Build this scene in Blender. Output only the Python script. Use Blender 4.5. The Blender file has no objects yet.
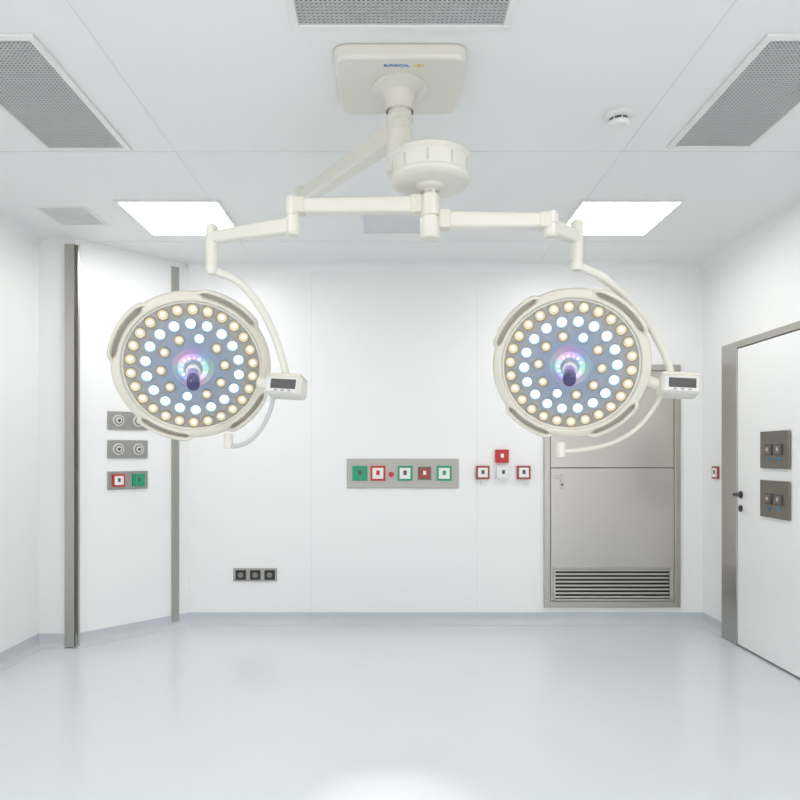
import bpy, bmesh, math, random
from mathutils import Vector, Matrix, Quaternion
random.seed(3)
scene = bpy.context.scene
scene.view_settings.view_transform = 'Standard'
V = Vector

# ------------------------------------------------------------------ materials
def new_mat(name):
    m = bpy.data.materials.new(name); m.use_nodes = True
    return m, m.node_tree.nodes, m.node_tree.links, m.node_tree.nodes['Principled BSDF']

def plain(name, col, rough=0.5, metal=0.0, var=0.02, scale=6.0, spec=0.5, coat=0.0, emit=None, es=0.0):
    m, N, L, b = new_mat(name)
    tc = N.new('ShaderNodeTexCoord'); nz = N.new('ShaderNodeTexNoise')
    nz.inputs['Scale'].default_value = scale; nz.inputs['Detail'].default_value = 3
    L.new(tc.outputs['Object'], nz.inputs['Vector'])
    r = N.new('ShaderNodeValToRGB')
    a = [max(0, c*(1-var)) for c in col]; z = [min(1, c*(1+var)) for c in col]
    r.color_ramp.elements[0].position = 0.3; r.color_ramp.elements[1].position = 0.7
    r.color_ramp.elements[0].color = (*a, 1); r.color_ramp.elements[1].color = (*z, 1)
    L.new(nz.outputs['Fac'], r.inputs['Fac']); L.new(r.outputs['Color'], b.inputs['Base Color'])
    b.inputs['Roughness'].default_value = rough; b.inputs['Metallic'].default_value = metal
    b.inputs['Specular IOR Level'].default_value = spec
    b.inputs['Coat Weight'].default_value = coat
    if emit:
        b.inputs['Emission Color'].default_value = (*emit, 1); b.inputs['Emission Strength'].default_value = es
        if es < 6: m.cycles.emission_sampling = 'NONE'
    return m

def steel_mat(name, col, rough=0.35, stretch=(2, 2, 120), metal=0.9):
    m, N, L, b = new_mat(name)
    tc = N.new('ShaderNodeTexCoord'); mp = N.new('ShaderNodeMapping'); nz = N.new('ShaderNodeTexNoise')
    mp.inputs['Scale'].default_value = stretch
    nz.inputs['Scale'].default_value = 3; nz.inputs['Detail'].default_value = 3
    L.new(tc.outputs['Object'], mp.inputs['Vector']); L.new(mp.outputs['Vector'], nz.inputs['Vector'])
    r = N.new('ShaderNodeValToRGB')
    r.color_ramp.elements[0].color = (*[c*0.96 for c in col], 1); r.color_ramp.elements[1].color = (*[min(1, c*1.04) for c in col], 1)
    L.new(nz.outputs['Fac'], r.inputs['Fac']); L.new(r.outputs['Color'], b.inputs['Base Color'])
    b.inputs['Roughness'].default_value = rough
    b.inputs['Metallic'].default_value = metal
    return m

M = {}
M['wall'] = plain('wall_panel_white', (0.86, 0.865, 0.86), 0.35, var=0.006, scale=1.2)
M['ceil'] = plain('ceiling_panel_white', (0.86, 0.865, 0.86), 0.5, var=0.006, scale=1.2)
M['floor'] = plain('vinyl_floor_pale_blue', (0.675, 0.72, 0.76), 0.20, var=0.010, scale=2.0)
M['base'] = plain('cove_vinyl_grey', (0.54, 0.575, 0.61), 0.4)
M['seam'] = plain('joint_sealant', (0.77, 0.775, 0.78), 0.6)
M['steel'] = steel_mat('brushed_steel', (0.52, 0.50, 0.46), 0.28, (2, 2, 60))
M['plate'] = steel_mat('satin_steel_plate', (0.38, 0.37, 0.345), 0.35, (1, 1, 60), metal=0.75)
M['steelv'] = steel_mat('brushed_steel_vertical', (0.47, 0.455, 0.42), 0.28, (90, 90, 0.4))
M['steeld'] = steel_mat('dark_steel', (0.24, 0.225, 0.205), 0.4)
M['ivory'] = plain('ivory_enamel', (0.75, 0.73, 0.655), 0.32, var=0.01, coat=0.2)
M['ivory2'] = plain('ivory_plastic_rim', (0.71, 0.68, 0.59), 0.4, var=0.01)
M['slot_shade'] = plain('rim_slot_shade', (0.52, 0.50, 0.45), 0.6)  # darker grey stands in for the shade inside the grip slots
M['white'] = plain('white_plastic', (0.82, 0.82, 0.80), 0.4)
M['black'] = plain('black_plastic', (0.02, 0.02, 0.022), 0.35)
M['dark'] = plain('dark_void', (0.10, 0.10, 0.10), 0.8)
M['ventback'] = plain('filter_grey', (0.17, 0.17, 0.17), 0.8)
M['grille'] = plain('grille_grey', (0.60, 0.60, 0.60), 0.45, metal=0.2)
M['mesh'] = plain('perforated_metal', (0.72, 0.72, 0.72), 0.4, metal=0.1)
M['red'] = plain('red_plastic', (0.55, 0.035, 0.03), 0.4)
M['dred'] = plain('dull_red_plastic', (0.36, 0.06, 0.05), 0.4)
M['green'] = plain('green_plastic', (0.02, 0.33, 0.16), 0.4)
M['brown'] = plain('brown_plastic', (0.20, 0.13, 0.12), 0.4)
M['blue'] = plain('blue_print', (0.03, 0.22, 0.50), 0.4)
M['yellow'] = plain('yellow_print', (0.75, 0.5, 0.05), 0.4)
M['panel'] = plain('luminaire_diffuser', (0.9, 0.9, 0.9), 0.5, emit=(1.0, 0.99, 0.97), es=14)
M['offpanel'] = plain('luminaire_unlit', (0.66, 0.70, 0.74), 0.4)
M['bezel'] = plain('led_reflector_cup', (0.36, 0.31, 0.23), 0.3, metal=0.3)
M['bezelc'] = plain('led_reflector_cup_cool', (0.32, 0.40, 0.50), 0.3, metal=0.3)
M['warm'] = plain('led_warm', (0.54, 0.48, 0.35), 0.2, emit=(1.0, 0.86, 0.60), es=0.28)
M['warmc'] = plain('led_warm_core', (0.8, 0.78, 0.62), 0.2, emit=(1.0, 0.93, 0.75), es=1.0)
M['cool'] = plain('led_cool', (0.45, 0.62, 0.75), 0.2, emit=(0.62, 0.90, 1.0), es=1.1)
M['coolc'] = plain('led_cool_core', (0.9, 0.95, 1.0), 0.2, emit=(0.93, 1.0, 1.0), es=4.0)
M['handle'] = plain('handle_tinted', (0.06, 0.05, 0.16), 0.25)
M['purple'] = plain('handle_violet', (0.30, 0.25, 0.50), 0.3, emit=(0.35, 0.25, 0.9), es=0.12)
for nm, c in (('g_blue', (0.25, 0.45, 1)), ('g_vio', (0.85, 0.35, 0.85)), ('g_teal', (0.25, 0.95, 0.70)), ('g_white', (0.9, 0.95, 1))):
    M[nm] = plain('halo_' + nm, (0.3, 0.3, 0.35), 0.3, emit=c, es=1.3)

def face_mat():
    m, N, L, b = new_mat('lamp_face_glass')
    tc = N.new('ShaderNodeTexCoord'); g = N.new('ShaderNodeTexGradient'); g.gradient_type = 'SPHERICAL'
    mp = N.new('ShaderNodeMapping'); mp.inputs['Scale'].default_value = (3.3, 3.3, 3.3)
    L.new(tc.outputs['Object'], mp.inputs['Vector']); L.new(mp.outputs['Vector'], g.inputs['Vector'])
    r = N.new('ShaderNodeValToRGB'); e = r.color_ramp.elements
    e[0].position = 0.0; e[0].color = (0.46, 0.44, 0.40, 1)
    e[1].position = 0.88; e[1].color = (0.33, 0.35, 0.54, 1)
    k = e.new(0.28); k.color = (0.37, 0.38, 0.395, 1)
    k = e.new(0.6); k.color = (0.29, 0.355, 0.46, 1)
    L.new(g.outputs['Fac'], r.inputs['Fac']); L.new(r.outputs['Color'], b.inputs['Base Color'])
    b.inputs['Roughness'].default_value = 0.25; b.inputs['Metallic'].default_value = 0.25
    return m
M['face'] = face_mat()
def iris_mat(name, es):
    """RGB light-guide ring: hue runs round the ring"""
    m, N, L, b = new_mat(name)
    tc = N.new('ShaderNodeTexCoord'); g = N.new('ShaderNodeTexGradient'); g.gradient_type = 'RADIAL'
    L.new(tc.outputs['Object'], g.inputs['Vector'])
    r = N.new('ShaderNodeValToRGB'); e = r.color_ramp.elements
    cols = [(0.0, (0.35, 0.9, 0.95)), (0.12, (0.35, 0.45, 1)), (0.25, (0.95, 0.4, 0.8)), (0.38, (0.8, 0.85, 1)), (0.5, (0.3, 0.95, 0.55)),
            (0.62, (0.25, 0.5, 1)), (0.75, (0.65, 0.3, 1)), (0.88, (0.95, 0.55, 0.75)), (1.0, (0.35, 0.9, 0.95))]
    e[0].position = 0; e[0].color = (*cols[0][1], 1); e[1].position = 1; e[1].color = (*cols[-1][1], 1)
    for p, c in cols[1:-1]: k = e.new(p); k.color = (*c, 1)
    L.new(g.outputs['Fac'], r.inputs['Fac']); L.new(r.outputs['Color'], b.inputs['Emission Color'])
    b.inputs['Base Color'].default_value = (0.2, 0.2, 0.25, 1)
    b.inputs['Emission Strength'].default_value = es; m.cycles.emission_sampling = 'NONE'
    return m
M['iris'] = iris_mat('halo_light_guide', 0.75)
M['iris2'] = iris_mat('halo_light_guide_soft', 0.30)

# ------------------------------------------------------------------ helpers
def empty(name, loc=(0, 0, 0)):
    e = bpy.data.objects.new(name, None); e.location = loc; e.empty_display_size = 0.1
    scene.collection.objects.link(e); return e

def finish(name, bm, mats, parent=None, mw=None, smooth=False, bevel=0, seg=2):
    me = bpy.data.meshes.new(name); bm.normal_update(); bm.to_mesh(me); bm.free()
    for m in (mats if isinstance(mats, (list, tuple)) else [mats]): me.materials.append(M[m])
    ob = bpy.data.objects.new(name, me); scene.collection.objects.link(ob)
    if mw is not None: ob.matrix_world = mw
    if parent is not None:
        ob.parent = parent
        ob.matrix_parent_inverse = Matrix.Translation(parent.location).inverted()
    if smooth:
        for p in me.polygons: p.use_smooth = True
        me.set_sharp_from_angle(angle=math.radians(38))
    if bevel:
        md = ob.modifiers.new('bevel', 'BEVEL'); md.width = bevel; md.segments = seg; md.limit_method = 'ANGLE'
        md.angle_limit = math.radians(50)
    return ob

def add_box(bm, c, s, rot=None, mi=0):
    r = bmesh.ops.create_cube(bm, size=1)
    mt = Matrix.Translation(c) @ (rot.to_4x4() if rot is not None else Matrix.Identity(4)) @ Matrix.Diagonal((*s, 1))
    bmesh.ops.transform(bm, matrix=mt, verts=r['verts'])
    for f in {f for v in r['verts'] for f in v.link_faces}: f.material_index = mi

def box(name, c, s, mat, parent=None, bevel=0, rot=None, seg=2):
    bm = bmesh.new(); r = bmesh.ops.create_cube(bm, size=1)
    bmesh.ops.scale(bm, vec=s, verts=bm.verts)
    mw = Matrix.Translation(c) @ (rot.to_4x4() if rot is not None else Matrix.Identity(4))
    return finish(name, bm, mat, parent, mw, bevel=bevel, seg=seg, smooth=bevel > 0)

def frame_z(d):
    d = V(d).normalized(); return d.to_track_quat('Z', 'Y').to_matrix()

def cyl(name, a, b, r, mat, parent=None, r2=None, seg=32, bevel=0):
    a, b = V(a), V(b); bm = bmesh.new()
    bmesh.ops.create_cone(bm, cap_ends=True, segments=seg, radius1=r, radius2=r if r2 is None else r2, depth=(b-a).length)
    mw = Matrix.Translation((a+b)/2) @ frame_z(b-a).to_4x4()
    return finish(name, bm, mat, parent, mw, smooth=True, bevel=bevel)

def lathe(name, prof, mat, parent=None, mw=None, seg=64, rfun=None):
    bm = bmesh.new(); rings = []
    for r, z in prof:
        if r < 1e-5: rings.append([bm.verts.new((0, 0, z))])
        else:
            ring = []
            for i in range(seg):
                t = 2*math.pi*i/seg; k = rfun(t, r) if rfun else 1.0
                ring.append(bm.verts.new((r*k*math.cos(t), r*k*math.sin(t), z)))
            rings.append(ring)
    for A, B in zip(rings, rings[1:]):
        for i in range(seg):
            j = (i+1) % seg
            if len(A) == 1 and len(B) == 1: continue
            if len(A) == 1: bm.faces.new((A[0], B[j], B[i]))
            elif len(B) == 1: bm.faces.new((A[i], A[j], B[0]))
            else: bm.faces.new((A[i], A[j], B[j], B[i]))
    bmesh.ops.recalc_face_normals(bm, faces=bm.faces)
    return finish(name, bm, mat, parent, mw, smooth=True)

def spline(pts, n=10):
    P = [V(p) for p in pts]; P = [2*P[0]-P[1]] + P + [2*P[-1]-P[-2]]; out = []
    for i in range(1, len(P)-2):
        for k in range(n):
            t = k/n; a, b, c, d = P[i-1], P[i], P[i+1], P[i+2]
            out.append(0.5*((2*b)+(c-a)*t+(2*a-5*b+4*c-d)*t*t+(3*b-a-3*c+d)*t**3))
    out.append(P[-2]); return out

def tube(name, pts, r, mat, parent=None, mw=None, seg=16, n=10, flat=1.0, smooth_path=True):
    P = spline(pts, n) if smooth_path else [V(p) for p in pts]
    bm = bmesh.new(); rings = []; up = None
    for i, p in enumerate(P):
        t = (P[min(i+1, len(P)-1)]-P[max(i-1, 0)]).normalized()
        if up is None:
            up = t.orthogonal().normalized() if abs(t.y) > 0.9 else V((0, 1, 0))
            if mw is not None: up = V((0, 0, 1))
        up = (up - t*up.dot(t)).normalized(); s = t.cross(up)
        rr = r[0]+(r[1]-r[0])*i/(len(P)-1) if isinstance(r, tuple) else r
        rings.append([bm.verts.new(p+(up*math.cos(a)*flat+s*math.sin(a))*rr) for a in [2*math.pi*k/seg for k in range(seg)]])
    for A, B in zip(rings, rings[1:]):
        for i in range(seg): bm.faces.new((A[i], A[(i+1) % seg], B[(i+1) % seg], B[i]))
    bm.faces.new(rings[0][::-1]); bm.faces.new(rings[-1])
    bmesh.ops.recalc_face_normals(bm, faces=bm.faces)
    return finish(name, bm, mat, parent, mw, smooth=True)

def beam(name, a, b, w, h, mat, parent=None, bevel=0.012, w2=None, h2=None):
    """box-section arm between two points (w across, h vertical), optional taper"""
    a, b = V(a), V(b); d = (b-a); x = d.normalized(); y = V((0, 0, 1)).cross(x).normalized(); z = x.cross(y)
    w2 = w2 or w; h2 = h2 or h; bm = bmesh.new(); vs = []
    for p, ww, hh in ((-d.length/2, w, h), (d.length/2, w2, h2)):
        vs.append([bm.verts.new((p, sy*ww/2, sz*hh/2)) for sy, sz in ((-1, -1), (1, -1), (1, 1), (-1, 1))])
    for i in range(4): bm.faces.new((vs[0][i], vs[0][(i+1) % 4], vs[1][(i+1) % 4], vs[1][i]))
    bm.faces.new(vs[0][::-1]); bm.faces.new(vs[1]); bmesh.ops.recalc_face_normals(bm, faces=bm.faces)
    R = Matrix((x, y, z)).transposed().to_4x4()
    return finish(name, bm, mat, parent, Matrix.Translation((a+b)/2) @ R, smooth=True, bevel=bevel, seg=3)

# ------------------------------------------------------------------ room shell
H = 3.0; XL, XR, YB, YF = -2.60, 2.58, 5.60, -1.6
A0 = V((-2.33, 4.93, 0)); A1 = V((-1.70, 5.60, 0))      # diagonal corner panel
box('floor', ((XL+XR)/2, (YB+YF)/2, -0.05), (XR-XL+0.4, YB-YF+0.2, 0.1), 'floor')
box('ceiling', ((XL+XR)/2, (YB+YF)/2, H+0.05), (XR-XL+0.4, YB-YF+0.2, 0.1), 'ceil')
box('wall_right', (XR+0.05, (YB+YF)/2, H/2), (0.1, YB-YF, H), 'wall')
box('wall_left', (XL-0.05, (4.93+YF)/2, H/2), (0.1, 4.93-YF, H), 'wall')
box('wall_back', ((A1.x+XR)/2, YB+0.05, H/2), (XR-A1.x, 0.1, H), 'wall')
box('wall_left_return', ((XL+A0.x)/2-0.05, 4.98, H/2), (A0.x-XL+0.1, 0.1, H), 'wall')
dd = (A1-A0); dl = dd.length; dx = dd.normalized(); dn = V((dx.y, -dx.x, 0))   # normal into the room
RD = Matrix((dx, -dn, V((0, 0, 1)))).transposed()    # local x along, local -y into room
mid = (A0+A1)/2
box('wall_diagonal', V((mid.x, mid.y, H/2)) - dn*0.05, (dl, 0.1, H), 'wall', rot=RD)

def skirt(name, a, b, n):
    """coved vinyl skirting along a->b, n = into the room"""
    a, b, n = V(a), V(b), V(n)
    prof = [(0, 0.10), (0.006, 0.10), (0.008, 0.05), (0.014, 0.028), (0.03, 0.010), (0.05, 0.002), (0.05, 0), (0, 0)]
    bm = bmesh.new(); R = []
    for p in (a, b): R.append([bm.verts.new(p+n*q+V((0, 0, z))) for q, z in prof])
    k = len(prof)
    for i in range(k): bm.faces.new((R[0][i], R[0][(i+1) % k], R[1][(i+1) % k], R[1][i]))
    bm.faces.new(R[0]); bm.faces.new(R[1][::-1]); bmesh.ops.recalc_face_normals(bm, faces=bm.faces)
    finish(name, bm, 'base')
skirt('baseboard_back', (A1.x, YB, 0), (XR, YB, 0), (0, -1, 0))
skirt('baseboard_right', (XR, YB, 0), (XR, 5.21, 0), (-1, 0, 0))
skirt('baseboard_right_near', (XR, 3.80, 0), (XR, YF, 0), (-1, 0, 0))
skirt('baseboard_left', (XL, 4.93, 0), (XL, YF, 0), (1, 0, 0))
skirt('baseboard_return', (XL, 4.93, 0), (A0.x-0.06, 4.93, 0), (0, -1, 0))
skirt('baseboard_diagonal', A0, A1, dn)

def cove(name, a, b, n, r=0.07):
    a, b, n = V(a), V(b), V(n); bm = bmesh.new(); R = []
    prof = [(0, -r)] + [(r-r*math.cos(t), -r+r*math.sin(t)) for t in [math.pi/2*i/8 for i in range(9)]] + [(0, 0)]
    for p in (a, b): R.append([bm.verts.new(p+n*q+V((0, 0, H+z))) for q, z in prof])
    for i in range(len(prof)-1): bm.faces.new((R[0][i], R[0][i+1], R[1][i+1], R[1][i]))
    bmesh.ops.remove_doubles(bm, verts=bm.verts, dist=1e-6); bmesh.ops.recalc_face_normals(bm, faces=bm.faces)
    finish(name, bm, 'ceil', smooth=True)
cove('trim_cove_back', (A1.x, YB, 0), (XR, YB, 0), (0, -1, 0))
cove('trim_cove_right', (XR, YB, 0), (XR, YF, 0), (-1, 0, 0))
cove('trim_cove_left', (XL, 4.93, 0), (XL, YF, 0), (1, 0, 0))

# ceiling + wall joints
bm = bmesh.new()
for y in (0.2, 2.1, 3.52, 5.0): add_box(bm, ((XL+XR)/2, y, H-0.001), (XR-XL, 0.004, 0.002))
for x in (-1.14, 1.20): add_box(bm, (x, 2.0, H-0.001), (0.004, 7.0, 0.002))
finish('trim_ceiling_joints', bm, 'seam')
bm = bmesh.new()
for x in (-0.68, 0.70): add_box(bm, (x, YB-0.0005, 1.5), (0.004, 0.002, 2.8))
for y in (1.2, 2.4, 3.6):
    add_box(bm, (XR-0.0005, y, 1.5), (0.002, 0.004, 2.8)); add_box(bm, (XL+0.0005, y, 1.5), (0.002, 0.004, 2.8))
finish('trim_wall_joints', bm, 'seam')

# steel corner strips of the diagonal panel
bm = bmesh.new()
add_box(bm, (A0.x-0.030, 4.915, H/2-0.02), (0.07, 0.03, H-0.06))
add_box(bm, (A0.x+0.014, 4.935, H/2-0.02), (0.014, 0.045, H-0.06), RD)
finish('trim_steel_corner_1', bm, 'steelv')
pc = A0+dd*0.86
bm = bmesh.new(); add_box(bm, (pc.x+dn.x*0.008, pc.y+dn.y*0.008, H/2), (0.062, 0.016, H-0.1), RD)
finish('trim_steel_corner_2', bm, 'steelv')

# ------------------------------------------------------------------ ceiling fittings
def grille(name, x0, x1, y0, y1, pitch=0.0165):
    e = empty(name, ((x0+x1)/2, (y0+y1)/2, H))
    z = H-0.006
    bm = bmesh.new(); add_box(bm, ((x0+x1)/2, (y0+y1)/2, H-0.002), (x1-x0, y1-y0, 0.003)); finish('backing', bm, 'ventback', e)
    bm = bmesh.new(); w = pitch*0.44
    n = int((x1-x0)/pitch)
    for i in range(n+1): add_box(bm, (x0+(x1-x0)*i/n, (y0+y1)/2, z), (w, y1-y0, 0.003))
    n = int((y1-y0)/pitch)
    for i in range(n+1): add_box(bm, ((x0+x1)/2, y0+(y1-y0)*i/n, z), (x1-x0, w, 0.003))
    finish('perforated_plate', bm, 'mesh', e)
    bm = bmesh.new(); f = 0.03
    for yy in (y0-f/2, y1+f/2): add_box(bm, ((x0+x1)/2, yy, H-0.007), (x1-x0+2*f, f, 0.014))
    for xx in (x0-f/2, x1+f/2): add_box(bm, (xx, (y0+y1)/2, H-0.007), (f, y1-y0, 0.014))
    finish('frame', bm, 'white', e, bevel=0.003)
grille('ceiling_air_vent', -1.77, -1.385, 2.56, 3.46)
grille('ceiling_air_vent', 1.44, 1.82, 2.56, 3.44)
grille('ceiling_air_vent', -0.345, 0.405, 2.06, 2.47)

e = empty('ceiling_return_vent', (-2.13, 4.47, H))
bm = bmesh.new(); add_box(bm, (-2.13, 4.47, H-0.003), (0.34, 0.34, 0.006)); finish('plate', bm, 'white', e)
bm = bmesh.new()
for k in range(12): add_box(bm, (-2.13, 4.33+k*0.0255, H-0.008), (0.29, 0.020, 0.003), Matrix.Rotation(0.15, 3, 'X'))
finish('blades', bm, 'white', e)

def luminaire(name, x0, x1, y0, y1, mat='panel'):
    e = empty(name, ((x0+x1)/2, (y0+y1)/2, H)); c = ((x0+x1)/2, (y0+y1)/2)
    box('diffuser', (*c, H-0.004), (x1-x0, y1-y0, 0.006), mat, e)
    bm = bmesh.new(); f = 0.018
    for yy in (y0-f/2, y1+f/2): add_box(bm, (c[0], yy, H-0.006), (x1-x0+2*f, f, 0.012))
    for xx in (x0-f/2, x1+f/2): add_box(bm, (xx, c[1], H-0.006), (f, y1-y0, 0.012))
    finish('frame', bm, 'white', e)
luminaire('ceiling_light_panel', -1.72, -1.10, 4.20, 4.82)
luminaire('ceiling_light_panel', 1.19, 1.80, 4.20, 4.82)
luminaire('ceiling_light_panel', -1.72, -1.10, 0.9, 1.52)
luminaire('ceiling_light_panel', 1.19, 1.80, 0.9, 1.52)
luminaire('ceiling_light_panel', -1.72, -1.10, -0.9, -0.3)
luminaire('ceiling_light_panel', 1.19, 1.80, -0.9, -0.3)
luminaire('unlit_ceiling_light_panel', -0.20, 0.22, 4.30, 4.78, 'offpanel')

# smoke detector
e = empty('smoke_detector', (1.055, 3.14, H))
T = Matrix.Translation((1.055, 3.14, H)) @ Matrix.Rotation(math.pi, 4, 'X')
lathe('base', [(0, 0.001), (0.068, 0.001), (0.068, 0.018), (0.06, 0.022), (0.0, 0.022)], 'white', e, T)
lathe('chamber', [(0.045, 0.022), (0.042, 0.036), (0.0, 0.036)], 'dark', e, T)
lathe('cap', [(0.0, 0.036), (0.05, 0.036), (0.05, 0.044), (0.04, 0.054), (0, 0.058)], 'white', e, T)
for k in range(8):
    a = k*math.pi/4; p = V((1.055+0.046*math.cos(a), 3.14+0.046*math.sin(a), H-0.02)); cyl('rib_%d' % k, p, p-V((0, 0, 0.02)), 0.003, 'white', e, seg=8)

# added spot with bezel, out of frame, to cast the warm floor pool
e = empty('added_floor_pool_spot', (0.0, 1.65, H))
T = Matrix.Translation((0.0, 1.65, H)) @ Matrix.Rotation(math.pi, 4, 'X')
lathe('bezel', [(0.05, 0.0), (0.075, 0.0), (0.075, 0.008), (0.06, 0.012), (0.05, 0.004)], 'white', e, T)
sl = bpy.data.lights.new('floor_pool_beam', 'SPOT'); sl.energy = 150; sl.color = (1, 0.90, 0.72); sl.spot_size = math.radians(15)
sl.spot_blend = 1.0; sl.shadow_soft_size = 0.04
so = bpy.data.objects.new('floor_pool_beam', sl); scene.collection.objects.link(so)
so.location = (0.0, 1.65, H-0.03); so.rotation_euler = (V((0.0, 2.66, 0))-V(so.location)).to_track_quat('-Z', 'Y').to_euler()
so.parent = e; so.matrix_parent_inverse = Matrix.Translation(e.location).inverted()

# ------------------------------------------------------------------ back wall fittings
def wallbox(bm, x0, x1, z0, z1, t, mi=0, off=0):
    add_box(bm, ((x0+x1)/2, YB-off-t/2, (z0+z1)/2), (x1-x0, t, z1-z0), None, mi)
def square_switch(name, x, z, s, border, inner, e, off=0.0, R=None, org=None, t=0.014, pict=None):
    """square device: coloured surround, lighter rocker, little pictogram"""
    bm = bmesh.new()
    add_box(bm, (0, -off-t/2, 0), (s, t, s), None, 0)
    add_box(bm, (0, -off-t-0.002, 0), (s*0.72, 0.006, s*0.72), None, 1)
    add_box(bm, (0, -off-t-0.006, s*0.04), (s*0.22, 0.003, s*0.30), None, 2)
    pos = V((x, YB, z)) if org is None else V(org)
    mw = Matrix.Translation(pos) @ (R.to_4x4() if R is not None else Matrix.Identity(4))
    pict = pict or ('dark' if inner in ('white', 'offpanel', 'green') else 'white')
    return finish(name, bm, [border, inner, pict], e, mw)

e = empty('switch_panel', (0.08, YB, 1.27))
bm = bmesh.new(); wallbox(bm, -0.383, 0.545, 1.135, 1.378, 0.012)
finish('plate', bm, 'plate', e, bevel=0.004)
zc = 1.258
square_switch('green_switch', -0.275, zc, 0.125, 'green', 'green', e, 0.012)
square_switch('red_framed_switch', -0.125, zc, 0.125, 'red', 'white', e, 0.012, pict='red')
cyl('pilot_lamp', (-0.015, YB-0.01, zc-0.01), (-0.015, YB-0.03, zc-0.01), 0.022, 'red', e, bevel=0.003)
square_switch('green_framed_switch', 0.10, zc, 0.125, 'green', 'white', e, 0.012)
square_switch('brown_switch', 0.262, zc, 0.11, 'brown', 'dred', e, 0.012)
square_switch('green_framed_switch_2', 0.425, zc, 0.125, 'green', 'white', e, 0.012, pict='green')

for nm, x, z, s, b, i in (('wall_switch', 0.745, 1.265, 0.11, 'dred', 'white'), ('wall_switch', 0.915, 1.265, 0.11, 'seam', 'white'),
                        ('wall_switch', 1.085, 1.265, 0.11, 'dred', 'white'), ('fire_alarm_button', 0.905, 1.40, 0.11, 'red', 'red')):
    e = empty(nm, (x, YB, z)); square_switch('device', x, z, s, b, i, e, 0, t=0.03)

e = empty('power_outlet_strip', (-1.145, YB, 0.41))
bm = bmesh.new(); wallbox(bm, -1.33, -0.965, 0.358, 0.468, 0.012); finish('plate', bm, 'plate', e, bevel=0.003)
for k in range(3):
    x = -1.265+k*0.12
    bm = bmesh.new(); add_box(bm, (x, YB-0.017, 0.413), (0.088, 0.012, 0.082)); finish('socket_%d' % k, bm, 'black', e, bevel=0.006)
    cyl('socket_well_%d' % k, (x, YB-0.02, 0.413), (x, YB-0.026, 0.413), 0.022, 'steeld', e)

# steel pass-through cabinet / door
x0, x1, z0, z1 = 1.255, 2.385, 0.145, 2.16
e = empty('steel_cabinet_door', ((x0+x1)/2, YB, 1.15))
bm = bmesh.new(); f = 0.05
wallbox(bm, x0, x0+f, z0, z1, 0.03); wallbox(bm, x1-f, x1, z0, z1, 0.03)
wallbox(bm, x0+f, x1-f, z0, z0+f, 0.03); wallbox(bm, x0+f, x1-f, z1-f, z1, 0.03)
finish('frame', bm, 'steelv', e, bevel=0.004)
bm = bmesh.new(); wallbox(bm, x0+f+.004, x1-f-.004, 1.307, z1-f-.004, 0.024); finish('upper_panel', bm, 'steel', e, bevel=0.003)
bm = bmesh.new(); wallbox(bm, x0+f+.004, x1-f-.004, z0+f+.004, 1.299, 0.026); finish('lower_door', bm, 'steel', e, bevel=0.003)
bm = bmesh.new(); wallbox(bm, x0+f, x1-f, z0+f, z1-f, 0.012); finish('shadow_gap', bm, 'steeld', e)
gx0, gx1, gz0, gz1 = 1.335, 2.295, 0.215, 0.475
bm = bmesh.new(); wallbox(bm, gx0, gx1, gz0, gz1, 0.002, off=0.026); finish('louvre_back', bm, 'black', e)
bm = bmesh.new()
for k in range(8):
    z = gz0+0.024+k*(gz1-gz0-0.03)/7.3
    add_box(bm, ((gx0+gx1)/2, YB-0.040, z), (gx1-gx0, 0.026, 0.003), Matrix.Rotation(math.radians(-20), 3, 'X'))
    add_box(bm, ((gx0+gx1)/2, YB-0.052, z-0.002), (gx1-gx0, 0.003, 0.012))
for xx in (gx0, gx1): add_box(bm, (xx, YB-0.036, (gz0+gz1)/2), (0.014, 0.024, gz1-gz0+0.014))
for zz in (gz0, gz1): add_box(bm, ((gx0+gx1)/2, YB-0.036, zz), (gx1-gx0, 0.024, 0.012))
finish('louvre_grille', bm, 'steel', e)
bm = bmesh.new(); add_box(bm, (1.40, YB-0.03, 1.19), (0.03, 0.014, 0.12)); add_box(bm, (1.378, YB-0.034, 1.225), (0.065, 0.01, 0.022)); finish('latch', bm, 'steel', e, bevel=0.004)
cyl('latch_lock', (1.40, YB-0.03, 1.165), (1.40, YB-0.045, 1.165), 0.009, 'dark', e)

# ------------------------------------------------------------------ plates on the diagonal panel
def on_diag(t, z, off=0): p = A0+dd*t+dn*off; return V((p.x, p.y, z))
for k, z in enumerate((1.675, 1.455, 1.215)):
    c = on_diag(0.428, z)
    e = empty('outlet_plate' if k < 2 else 'control_plate', c)
    box('plate', c+dn*0.006, (0.32, 0.012, 0.14), 'plate', e, bevel=0.003, rot=RD)
    for j, s in enumerate((-0.08, 0.08)):
        q = c+dx*s
        if k < 2:
            cyl('gas_outlet_%d' % j, q+dn*0.010, q+dn*0.022, 0.046, 'grille', e, bevel=0.003)
            cyl('gas_ring_%d' % j, q+dn*0.022, q+dn*0.026, 0.032, 'steeld', e, bevel=0.002)
            cyl('gas_collar_%d' % j, q+dn*0.026, q+dn*0.032, 0.024, 'mesh', e, bevel=0.002)
            cyl('gas_socket_%d' % j, q+dn*0.032, q+dn*0.036, 0.012, 'dark', e)
        else:
            square_switch('switch_%d' % j, 0, 0, 0.095, 'red' if j == 0 else 'green', 'white' if j == 0 else 'green', e, 0.012, RD, q)

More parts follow.
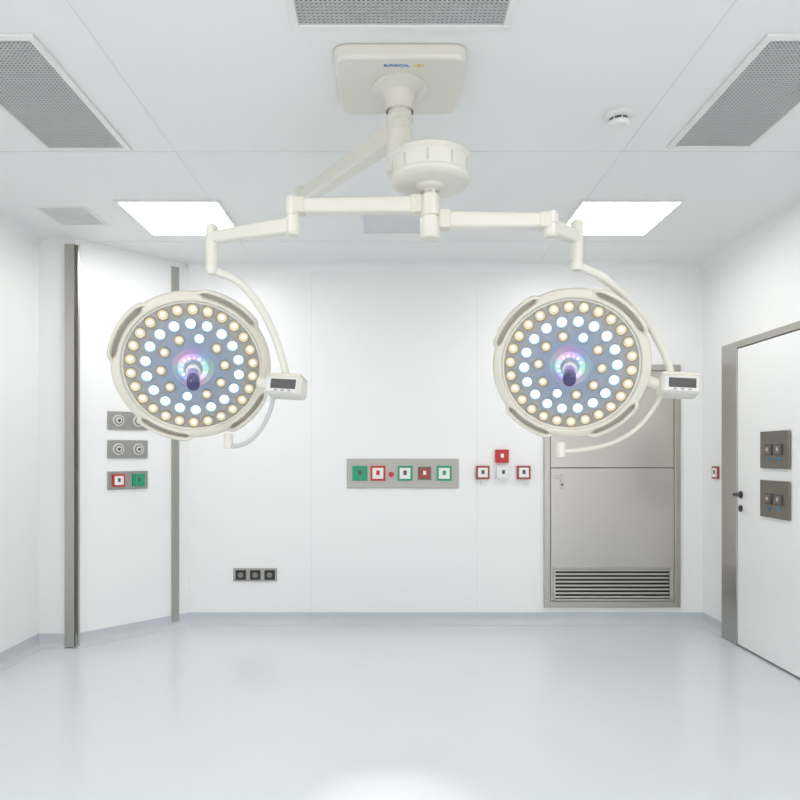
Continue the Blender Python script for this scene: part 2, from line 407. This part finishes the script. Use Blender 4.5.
# ------------------------------------------------------------------ right wall: door, frame, plates
RR = Matrix((V((0, -1, 0)), V((1, 0, 0)), V((0, 0, 1)))).transposed()   # local x toward camera, local -y = into the room
e = empty('door_1', (XR, 4.5, 0)); DZ = 2.20
bm = bmesh.new(); P = 0.04
add_box(bm, (XR-P/2, 5.085, (DZ+0.05)/2), (P, 0.225, DZ+0.05)); add_box(bm, (XR-P/2, 3.86, (DZ+0.05)/2), (P, 0.12, DZ+0.05))
add_box(bm, (XR-P/2, 4.446, DZ+0.025), (P, 1.055, 0.05))
finish('frame', bm, 'steelv', e, bevel=0.004)
bm = bmesh.new(); add_box(bm, (XR-0.006, 4.446, DZ/2), (0.01, 1.055, DZ)); finish('gap', bm, 'black', e)
bm = bmesh.new(); add_box(bm, (XR-0.022, 4.446, DZ/2+0.004), (0.028, 1.035, DZ-0.022)); finish('leaf', bm, 'wall', e, bevel=0.003)
hx = XR-0.036
cyl('handle_rosette', (hx, 4.91, 1.12), (hx-0.01, 4.91, 1.12), 0.027, 'black', e, bevel=0.002)
tube('handle_lever', [(hx-0.005, 4.91, 1.12), (hx-0.045, 4.91, 1.12), (hx-0.06, 4.895, 1.12), (hx-0.062, 4.86, 1.12), (hx-0.062, 4.79, 1.12)], 0.011, 'black', e)
cyl('keyhole_rosette', (hx, 4.91, 1.02), (hx-0.01, 4.91, 1.02), 0.024, 'black', e, bevel=0.002)
for z in (1.445, 1.115):
    c = V((XR-0.042, 4.46, z)); e = empty('switch_plate', c)
    box('plate', c+V((-0.005, 0, 0)), (0.34, 0.010, 0.25), 'steeld', e, bevel=0.003, rot=RR)
    for j, s in enumerate((-0.06, 0.06)):
        square_switch('switch_%d' % j, 0, 0, 0.075, 'dark', 'brown', e, 0.010, RR, c+V((0, -s, 0)), t=0.008, pict='grille')
        box('indicator_%d' % j, c+V((-0.013, -s, -0.062)), (0.03, 0.006, 0.012), 'blue', e, rot=RR)
c = V((XR, 5.36, 1.27)); e = empty('wall_switch', c)
square_switch('device', 0, 0, 0.10, 'dred', 'white', e, 0, RR, c, t=0.015)

# ------------------------------------------------------------------ surgical light: ceiling mount
CX, CY = 0.028, 2.815
e = empty('surgical_light_ceiling_mount', (CX, CY, H))
CT = 0.055
bm = bmesh.new(); bmesh.ops.create_cube(bm, size=1); bmesh.ops.scale(bm, vec=(0.53, 0.45, CT), verts=bm.verts)
for v in bm.verts:
    if v.co.z < 0: v.co.x *= 0.97; v.co.y *= 0.97
ve = [ed for ed in bm.edges if abs(ed.verts[0].co.z-ed.verts[1].co.z) > 0.03]
bmesh.ops.bevel(bm, geom=ve, offset=0.055, segments=6, affect='EDGES', profile=0.5)
finish('canopy', bm, 'ivory', e, Matrix.Translation((CX, CY, H-CT/2)), smooth=True, bevel=0.012, seg=3)
def txt(s, x, col, size=0.03):
    c = bpy.data.curves.new('label_' + s, 'FONT'); c.body = s; c.size = size; c.extrude = 0.0005; c.align_x = 'LEFT'; c.offset = 0.0006
    o = bpy.data.objects.new('label_' + s, c); scene.collection.objects.link(o)
    o.location = (x, 2.655, H-CT-0.0006); o.rotation_euler = (math.pi, 0, 0); c.materials.append(M[col])
    o.parent = e; o.matrix_parent_inverse = Matrix.Translation(e.location).inverted()
txt('SURGICAL', CX-0.065, 'blue', 0.022); txt('LED', CX+0.055, 'yellow', 0.022)
T = Matrix.Translation((CX, CY, H-CT)) @ Matrix.Rotation(math.pi, 4, 'X')
lathe('flange', [(0.0, -0.002), (0.115, -0.002), (0.115, 0.008), (0.085, 0.016), (0.066, 0.028), (0.060, 0.05), (0.057, 0.10)], 'ivory', e, T)
lathe('column', [(0.05, 0.05), (0.05, 0.12), (0.058, 0.125), (0.058, 0.14), (0.05, 0.145), (0.05, 0.18), (0.055, 0.185), (0.055, 0.355), (0.0, 0.355)], 'ivory', e, T)
beam('rear_extension_arm', (CX-0.02, CY+0.03, 2.765), (-0.475, 3.54, 2.765), 0.075, 0.085, 'ivory', e, w2=0.06, h2=0.075)
cyl('rear_arm_end', (-0.475, 3.54, 2.715), (-0.475, 3.54, 2.815), 0.042, 'ivory', e, bevel=0.008)
# drum
DX, DY = 0.148, 2.68
T = Matrix.Translation((DX, DY, 0))
lathe('drum', [(0, 2.606), (0.10, 2.605), (0.150, 2.600), (0.160, 2.593), (0.160, 2.579), (0.153, 2.573), (0.153, 2.516),
               (0.158, 2.510), (0.158, 2.497), (0.148, 2.487), (0.125, 2.483), (0.0, 2.481)], 'ivory', e, T)
for k in range(10):
    a = 2*math.pi*k/10+0.2; p = V((DX+0.1533*math.cos(a), DY+0.1533*math.sin(a), 2.545))
    box('drum_clip_%d' % k, p, (0.006, 0.008, 0.045), 'grille', e, rot=Matrix.Rotation(a, 3, 'Z'), bevel=0.002)
lathe('spindle', [(0.06, 2.486), (0.055, 2.468), (0.036, 2.462), (0.036, 2.44), (0.040, 2.438), (0.040, 2.362), (0.034, 2.360), (0.034, 2.354),
                  (0.040, 2.352), (0.040, 2.28), (0.034, 2.272), (0.0, 2.270)], 'ivory', e, T, seg=40)
lathe('spindle_ring', [(0.0355, 2.456), (0.0385, 2.456), (0.0385, 2.446), (0.0355, 2.446)], 'steel', e, T)

# ------------------------------------------------------------------ lamp heads
def disc_dome(bm, c, r, h, mi, seg=14):
    top = bm.verts.new((c[0], c[1], c[2]+h)); rings = []
    for rr, hh in ((r, 0), (r*0.72, h*0.7)):
        rings.append([bm.verts.new((c[0]+rr*math.cos(2*math.pi*i/seg), c[1]+rr*math.sin(2*math.pi*i/seg), c[2]+hh)) for i in range(seg)])
    for i in range(seg):
        j = (i+1) % seg
        f = bm.faces.new((rings[0][i], rings[0][j], rings[1][j], rings[1][i])); f.material_index = mi
        f = bm.faces.new((rings[1][i], rings[1][j], top)); f.material_index = mi

def arc_band(name, a0, a1, prof, mat, e, mw, n=16):
    bm = bmesh.new(); R0 = []
    for i in range(n+1):
        a = math.radians(a0+(a1-a0)*i/n)
        R0.append([bm.verts.new((rr*math.cos(a), rr*math.sin(a), z)) for rr, z in prof])
    k = len(prof)
    for A, B in zip(R0, R0[1:]):
        for q in range(k): bm.faces.new((A[q], A[(q+1) % k], B[(q+1) % k], B[q]))
    bm.faces.new(R0[0]); bm.faces.new(R0[-1]); bmesh.ops.recalc_face_normals(bm, faces=bm.faces)
    return finish(name, bm, mat, e, mw, smooth=True)

def head(e, center, n, grips):
    n = V(n).normalized(); X = V((1, 0, 0)); X = (X-n*X.dot(n)).normalized(); Y = n.cross(X)
    mw = Matrix.Translation(center) @ Matrix((X, Y, n)).transposed().to_4x4()
    def rf(t, r):
        if r < 0.315: return 1.0
        deg = math.degrees(t) % 360; k = 0
        for a0, a1 in grips:
            if a0 < deg < a1:
                u = min(deg-a0, a1-deg)/7; u = min(1, u); k = u*u*(3-2*u)
        return 1.0+0.012-0.058*k*(min(1, (r-0.31)/0.022))
    lathe('housing', [(0, -0.085), (0.10, -0.085), (0.12, -0.07), (0.24, -0.055), (0.312, -0.03), (0.333, -0.008), (0.338, 0.012), (0.333, 0.026),
                      (0.318, 0.034), (0.304, 0.033), (0.298, 0.026), (0.297, 0.012)], 'ivory2', e, mw, 180, rf)
    lathe('face_glass', [(0, 0.0165), (0.30, 0.0165), (0.30, 0.010), (0, 0.010)], 'face', e, mw, 64)
    lathe('face_trim_ring', [(0.290, 0.0165), (0.290, 0.021), (0.297, 0.022), (0.299, 0.0165)], 'ivory', e, mw, 64)
    for k, (a0, a1) in enumerate(grips):
        pts = []
        for i in range(21):
            u = i/20; a = math.radians(a0-2+(a1-a0+4)*u); s = min(1, min(u, 1-u)*7); s = s*s*(3-2*s)
            r = 0.328+0.020*s; pts.append((r*math.cos(a), r*math.sin(a), 0.010+0.012*s))
        tube('grip_%d' % k, pts, 0.0095, 'ivory2', e, mw, 16, 4, flat=1.9)
        arc_band('grip_slot_shade_%d' % k, a0+3, a1-3, [(0.312, 0.000), (0.344, 0.000), (0.344, 0.006), (0.312, 0.006)], 'slot_shade', e, mw)  # added backing strip, slot shade put into its colour
    bm = bmesh.new(); z = 0.0165
    rings = [(0.262, 26, 0.0268, 'w', 0.0), (0.200, 18, 0.0262, 'c', 0.1), (0.137, 10, 0.0240, 'n', 0.0)]
    for R, cnt, rr, kind, ph in rings:
        for i in range(cnt):
            a = 2*math.pi*i/cnt+ph; c = (R*math.cos(a), R*math.sin(a)); kd = kind
            if kd == 'n': kd = 'c' if i % 5 == 2 else 'w'
            seg = 18; prof = [(rr, 0.0), (rr, 0.006), (rr*0.88, 0.007), (rr*0.80, 0.003)]; last = None
            for pr, pz in prof:
                ring = [bm.verts.new((c[0]+pr*math.cos(2*math.pi*k/seg), c[1]+pr*math.sin(2*math.pi*k/seg), z+pz)) for k in range(seg)]
                if last:
                    for k in range(seg):
                        f = bm.faces.new((last[k], last[(k+1) % seg], ring[(k+1) % seg], ring[k])); f.material_index = 0 if kd == 'w' else 1
                last = ring
            disc_dome(bm, (c[0], c[1], z+0.003), rr*0.82, 0.004, 2 if kd == 'w' else 4)
            disc_dome(bm, (c[0], c[1]+rr*0.1, z+0.006), rr*(0.38 if kd == 'w' else 0.60), 0.004, 3 if kd == 'w' else 5)
    finish('led_array', bm, ['bezel', 'bezelc', 'warm', 'warmc', 'cool', 'coolc'], e, mw, smooth=False)
    lathe('colour_ring', [(0.040, 0.0205), (0.040, 0.030), (0.058, 0.029), (0.066, 0.0205)], 'iris', e, mw, 64)
    lathe('colour_ring_outer', [(0.064, 0.0165), (0.066, 0.0205), (0.088, 0.0195), (0.090, 0.0165)], 'iris2', e, mw, 64)
    bm = bmesh.new()
    for i in range(14):
        a = 2*math.pi*i/14; disc_dome(bm, (0.050*math.cos(a), 0.050*math.sin(a), 0.029), 0.007, 0.004, 3 if i % 3 else (i//3) % 3, 10)
    finish('halo_leds', bm, ['g_blue', 'g_vio', 'g_teal', 'g_white'], e, mw)
    lathe('hub', [(0.041, 0.0165), (0.041, 0.032), (0.036, 0.036), (0.033, 0.045), (0.0, 0.045)], 'bezelc', e, mw)
    lathe('handle_collar', [(0.029, 0.035), (0.029, 0.06), (0.032, 0.065), (0.032, 0.078), (0.025, 0.085), (0, 0.085)], 'mesh', e, mw)
    lathe('handle_shaft', [(0.022, 0.08), (0.022, 0.14), (0.027, 0.146), (0.027, 0.158), (0, 0.158)], 'purple', e, mw)
    lathe('handle_grip', [(0.024, 0.156), (0.026, 0.17), (0.0275, 0.21), (0.026, 0.235), (0.018, 0.243), (0, 0.244)], 'handle', e, mw)
    return mw

def control_box(e, c, R):
    box('control_box', c, (0.165, 0.11, 0.085), 'ivory', e, bevel=0.016, rot=R, seg=3)
    f = R @ V((0, -1, 0)); r = R @ V((1, 0, 0)); u = R @ V((0, 0, 1))
    box('control_box_lid', V(c)+u*0.045, (0.155, 0.10, 0.014), 'ivory2', e, bevel=0.005, rot=R)
    box('display_bezel', V(c)+f*0.055-u*0.004, (0.144, 0.006, 0.068), 'grille', e, rot=R, bevel=0.002)
    box('display', V(c)+f*0.058+r*0.004-u*0.000, (0.112, 0.005, 0.042), 'black', e, rot=R, bevel=0.001)
    for k in range(3):
        box('key_%d' % k, V(c)+f*0.059+r*(-0.026+k*0.03)-u*0.029, (0.014, 0.003, 0.006), 'steeld', e, rot=R)

def lamp(joint, post, z_post, hc, n, tubep, boxc, lower, grips, seg2z, arm_z, side):
    e = empty('surgical_light', hc)
    a = V((DX+side*0.03, DY, arm_z)); b = V((joint[0], joint[1], arm_z))
    beam('inner_arm', a, b, 0.06, 0.064, 'ivory', e, w2=0.055, h2=0.056)
    d = (b-a).normalized()
    beam('inner_arm_collar', a+d*0.005, a+d*0.05, 0.066, 0.071, 'ivory2', e, bevel=0.006)
    beam('inner_arm_endcap', b-d*0.05, b, 0.061, 0.063, 'ivory2', e, bevel=0.006)
    zt, zb = max(arm_z, seg2z)+0.040, min(arm_z, seg2z)-0.040
    lathe('elbow', [(0, zt), (0.022, zt), (0.029, zt-0.008), (0.029, (zt+zb)/2+0.002), (0.026, (zt+zb)/2), (0.029, (zt+zb)/2-0.002), (0.029, zb+0.008), (0.022, zb), (0, zb)],
          'ivory', e, Matrix.Translation((joint[0], joint[1], 0)), 32)
    p = V((joint[0], joint[1], seg2z)); q = V((post[0], post[1], seg2z))
    beam('outer_arm', p, q, 0.05, 0.060, 'ivory', e, w2=0.045, h2=0.050, bevel=0.010)
    zt, zb = z_post
    lathe('drop_post', [(0, zt), (0.018, zt), (0.026, zt-0.008), (0.026, zb+0.05), (0.023, zb+0.046), (0.023, zb+0.04), (0.026, zb+0.036), (0.026, zb+0.01), (0.02, zb), (0, zb)],
          'ivory', e, Matrix.Translation((post[0], post[1], 0)), 32)
    tube('yoke_arm', tubep, (0.018, 0.0155), 'ivory', e, seg=18)
    tube('lower_yoke', lower, 0.010, 'grille' if side < 0 else 'ivory2', e)
    control_box(e, boxc[0], boxc[1])
    head(e, hc, n, grips)
    C = V(hc); s = (V(boxc[0])-C); s0 = C+s.normalized()*0.31
    cyl('side_pivot', s0+V((0, 0.02, 0)), V(boxc[0])+V((-0.03, 0, 0)), 0.026, 'ivory', e)
    lp = V(lower[-1])
    cyl('lower_pivot', lp+V((0, 0, 0.045)), lp-V((0, 0, 0.025)), 0.021, 'ivory', e, bevel=0.005)
    return e

grips = [(28, 80), (118, 170), (218, 262), (290, 335)]
RB = Matrix.Rotation(math.radians(-10), 3, 'Z') @ Matrix.Rotation(math.radians(4), 3, 'Y') @ Matrix.Rotation(math.radians(-12), 3, 'X')
lamp((-0.400, 2.69), (-0.765, 2.84), (2.385, 2.175), V((-0.892, 3.0, 1.805)), (0.28, -0.94, -0.48),
     [(-0.765, 2.84, 2.195), (-0.73, 2.85, 2.182), (-0.66, 2.87, 2.15), (-0.585, 2.90, 2.065), (-0.525, 2.93, 1.95), (-0.485, 2.945, 1.83), (-0.465, 2.95, 1.75)],
     (V((-0.468, 2.95, 1.705)), RB),
     [(-0.53, 2.98, 1.68), (-0.545, 3.0, 1.62), (-0.585, 3.02, 1.54), (-0.65, 3.05, 1.475), (-0.72, 3.07, 1.45), (-0.755, 3.08, 1.465)],
     grips, 2.328, 2.405, -1)
lamp((0.630, 2.69), (0.772, 2.82), (2.395, 2.185), V((0.790, 3.0, 1.812)), (-0.26, -0.95, -0.42),
     [(0.772, 2.82, 2.205), (0.81, 2.83, 2.195), (0.885, 2.85, 2.165), (1.005, 2.90, 2.09), (1.12, 2.93, 1.97), (1.195, 2.945, 1.84), (1.225, 2.95, 1.75)],
     (V((1.252, 2.95, 1.710)), RB),
     [(1.19, 2.98, 1.68), (1.165, 3.0, 1.62), (1.10, 3.03, 1.53), (1.00, 3.06, 1.465), (0.88, 3.08, 1.435), (0.77, 3.08, 1.425)],
     grips, 2.322, 2.345, 1)

# ------------------------------------------------------------------ world + camera
w = bpy.data.worlds.new('world'); scene.world = w; w.use_nodes = True
bg = w.node_tree.nodes['Background']; bg.inputs['Color'].default_value = (1, 1, 1, 1); bg.inputs['Strength'].default_value = 1.62
cam = bpy.data.cameras.new('camera'); co = bpy.data.objects.new('camera', cam); scene.collection.objects.link(co)
cam.sensor_width = 36; cam.lens = 30.24; cam.shift_x = 7/800; cam.shift_y = 55/800; cam.clip_start = 0.05
co.location = (0, 0, 1.41); co.rotation_euler = (math.pi/2, 0, 0)
scene.camera = co
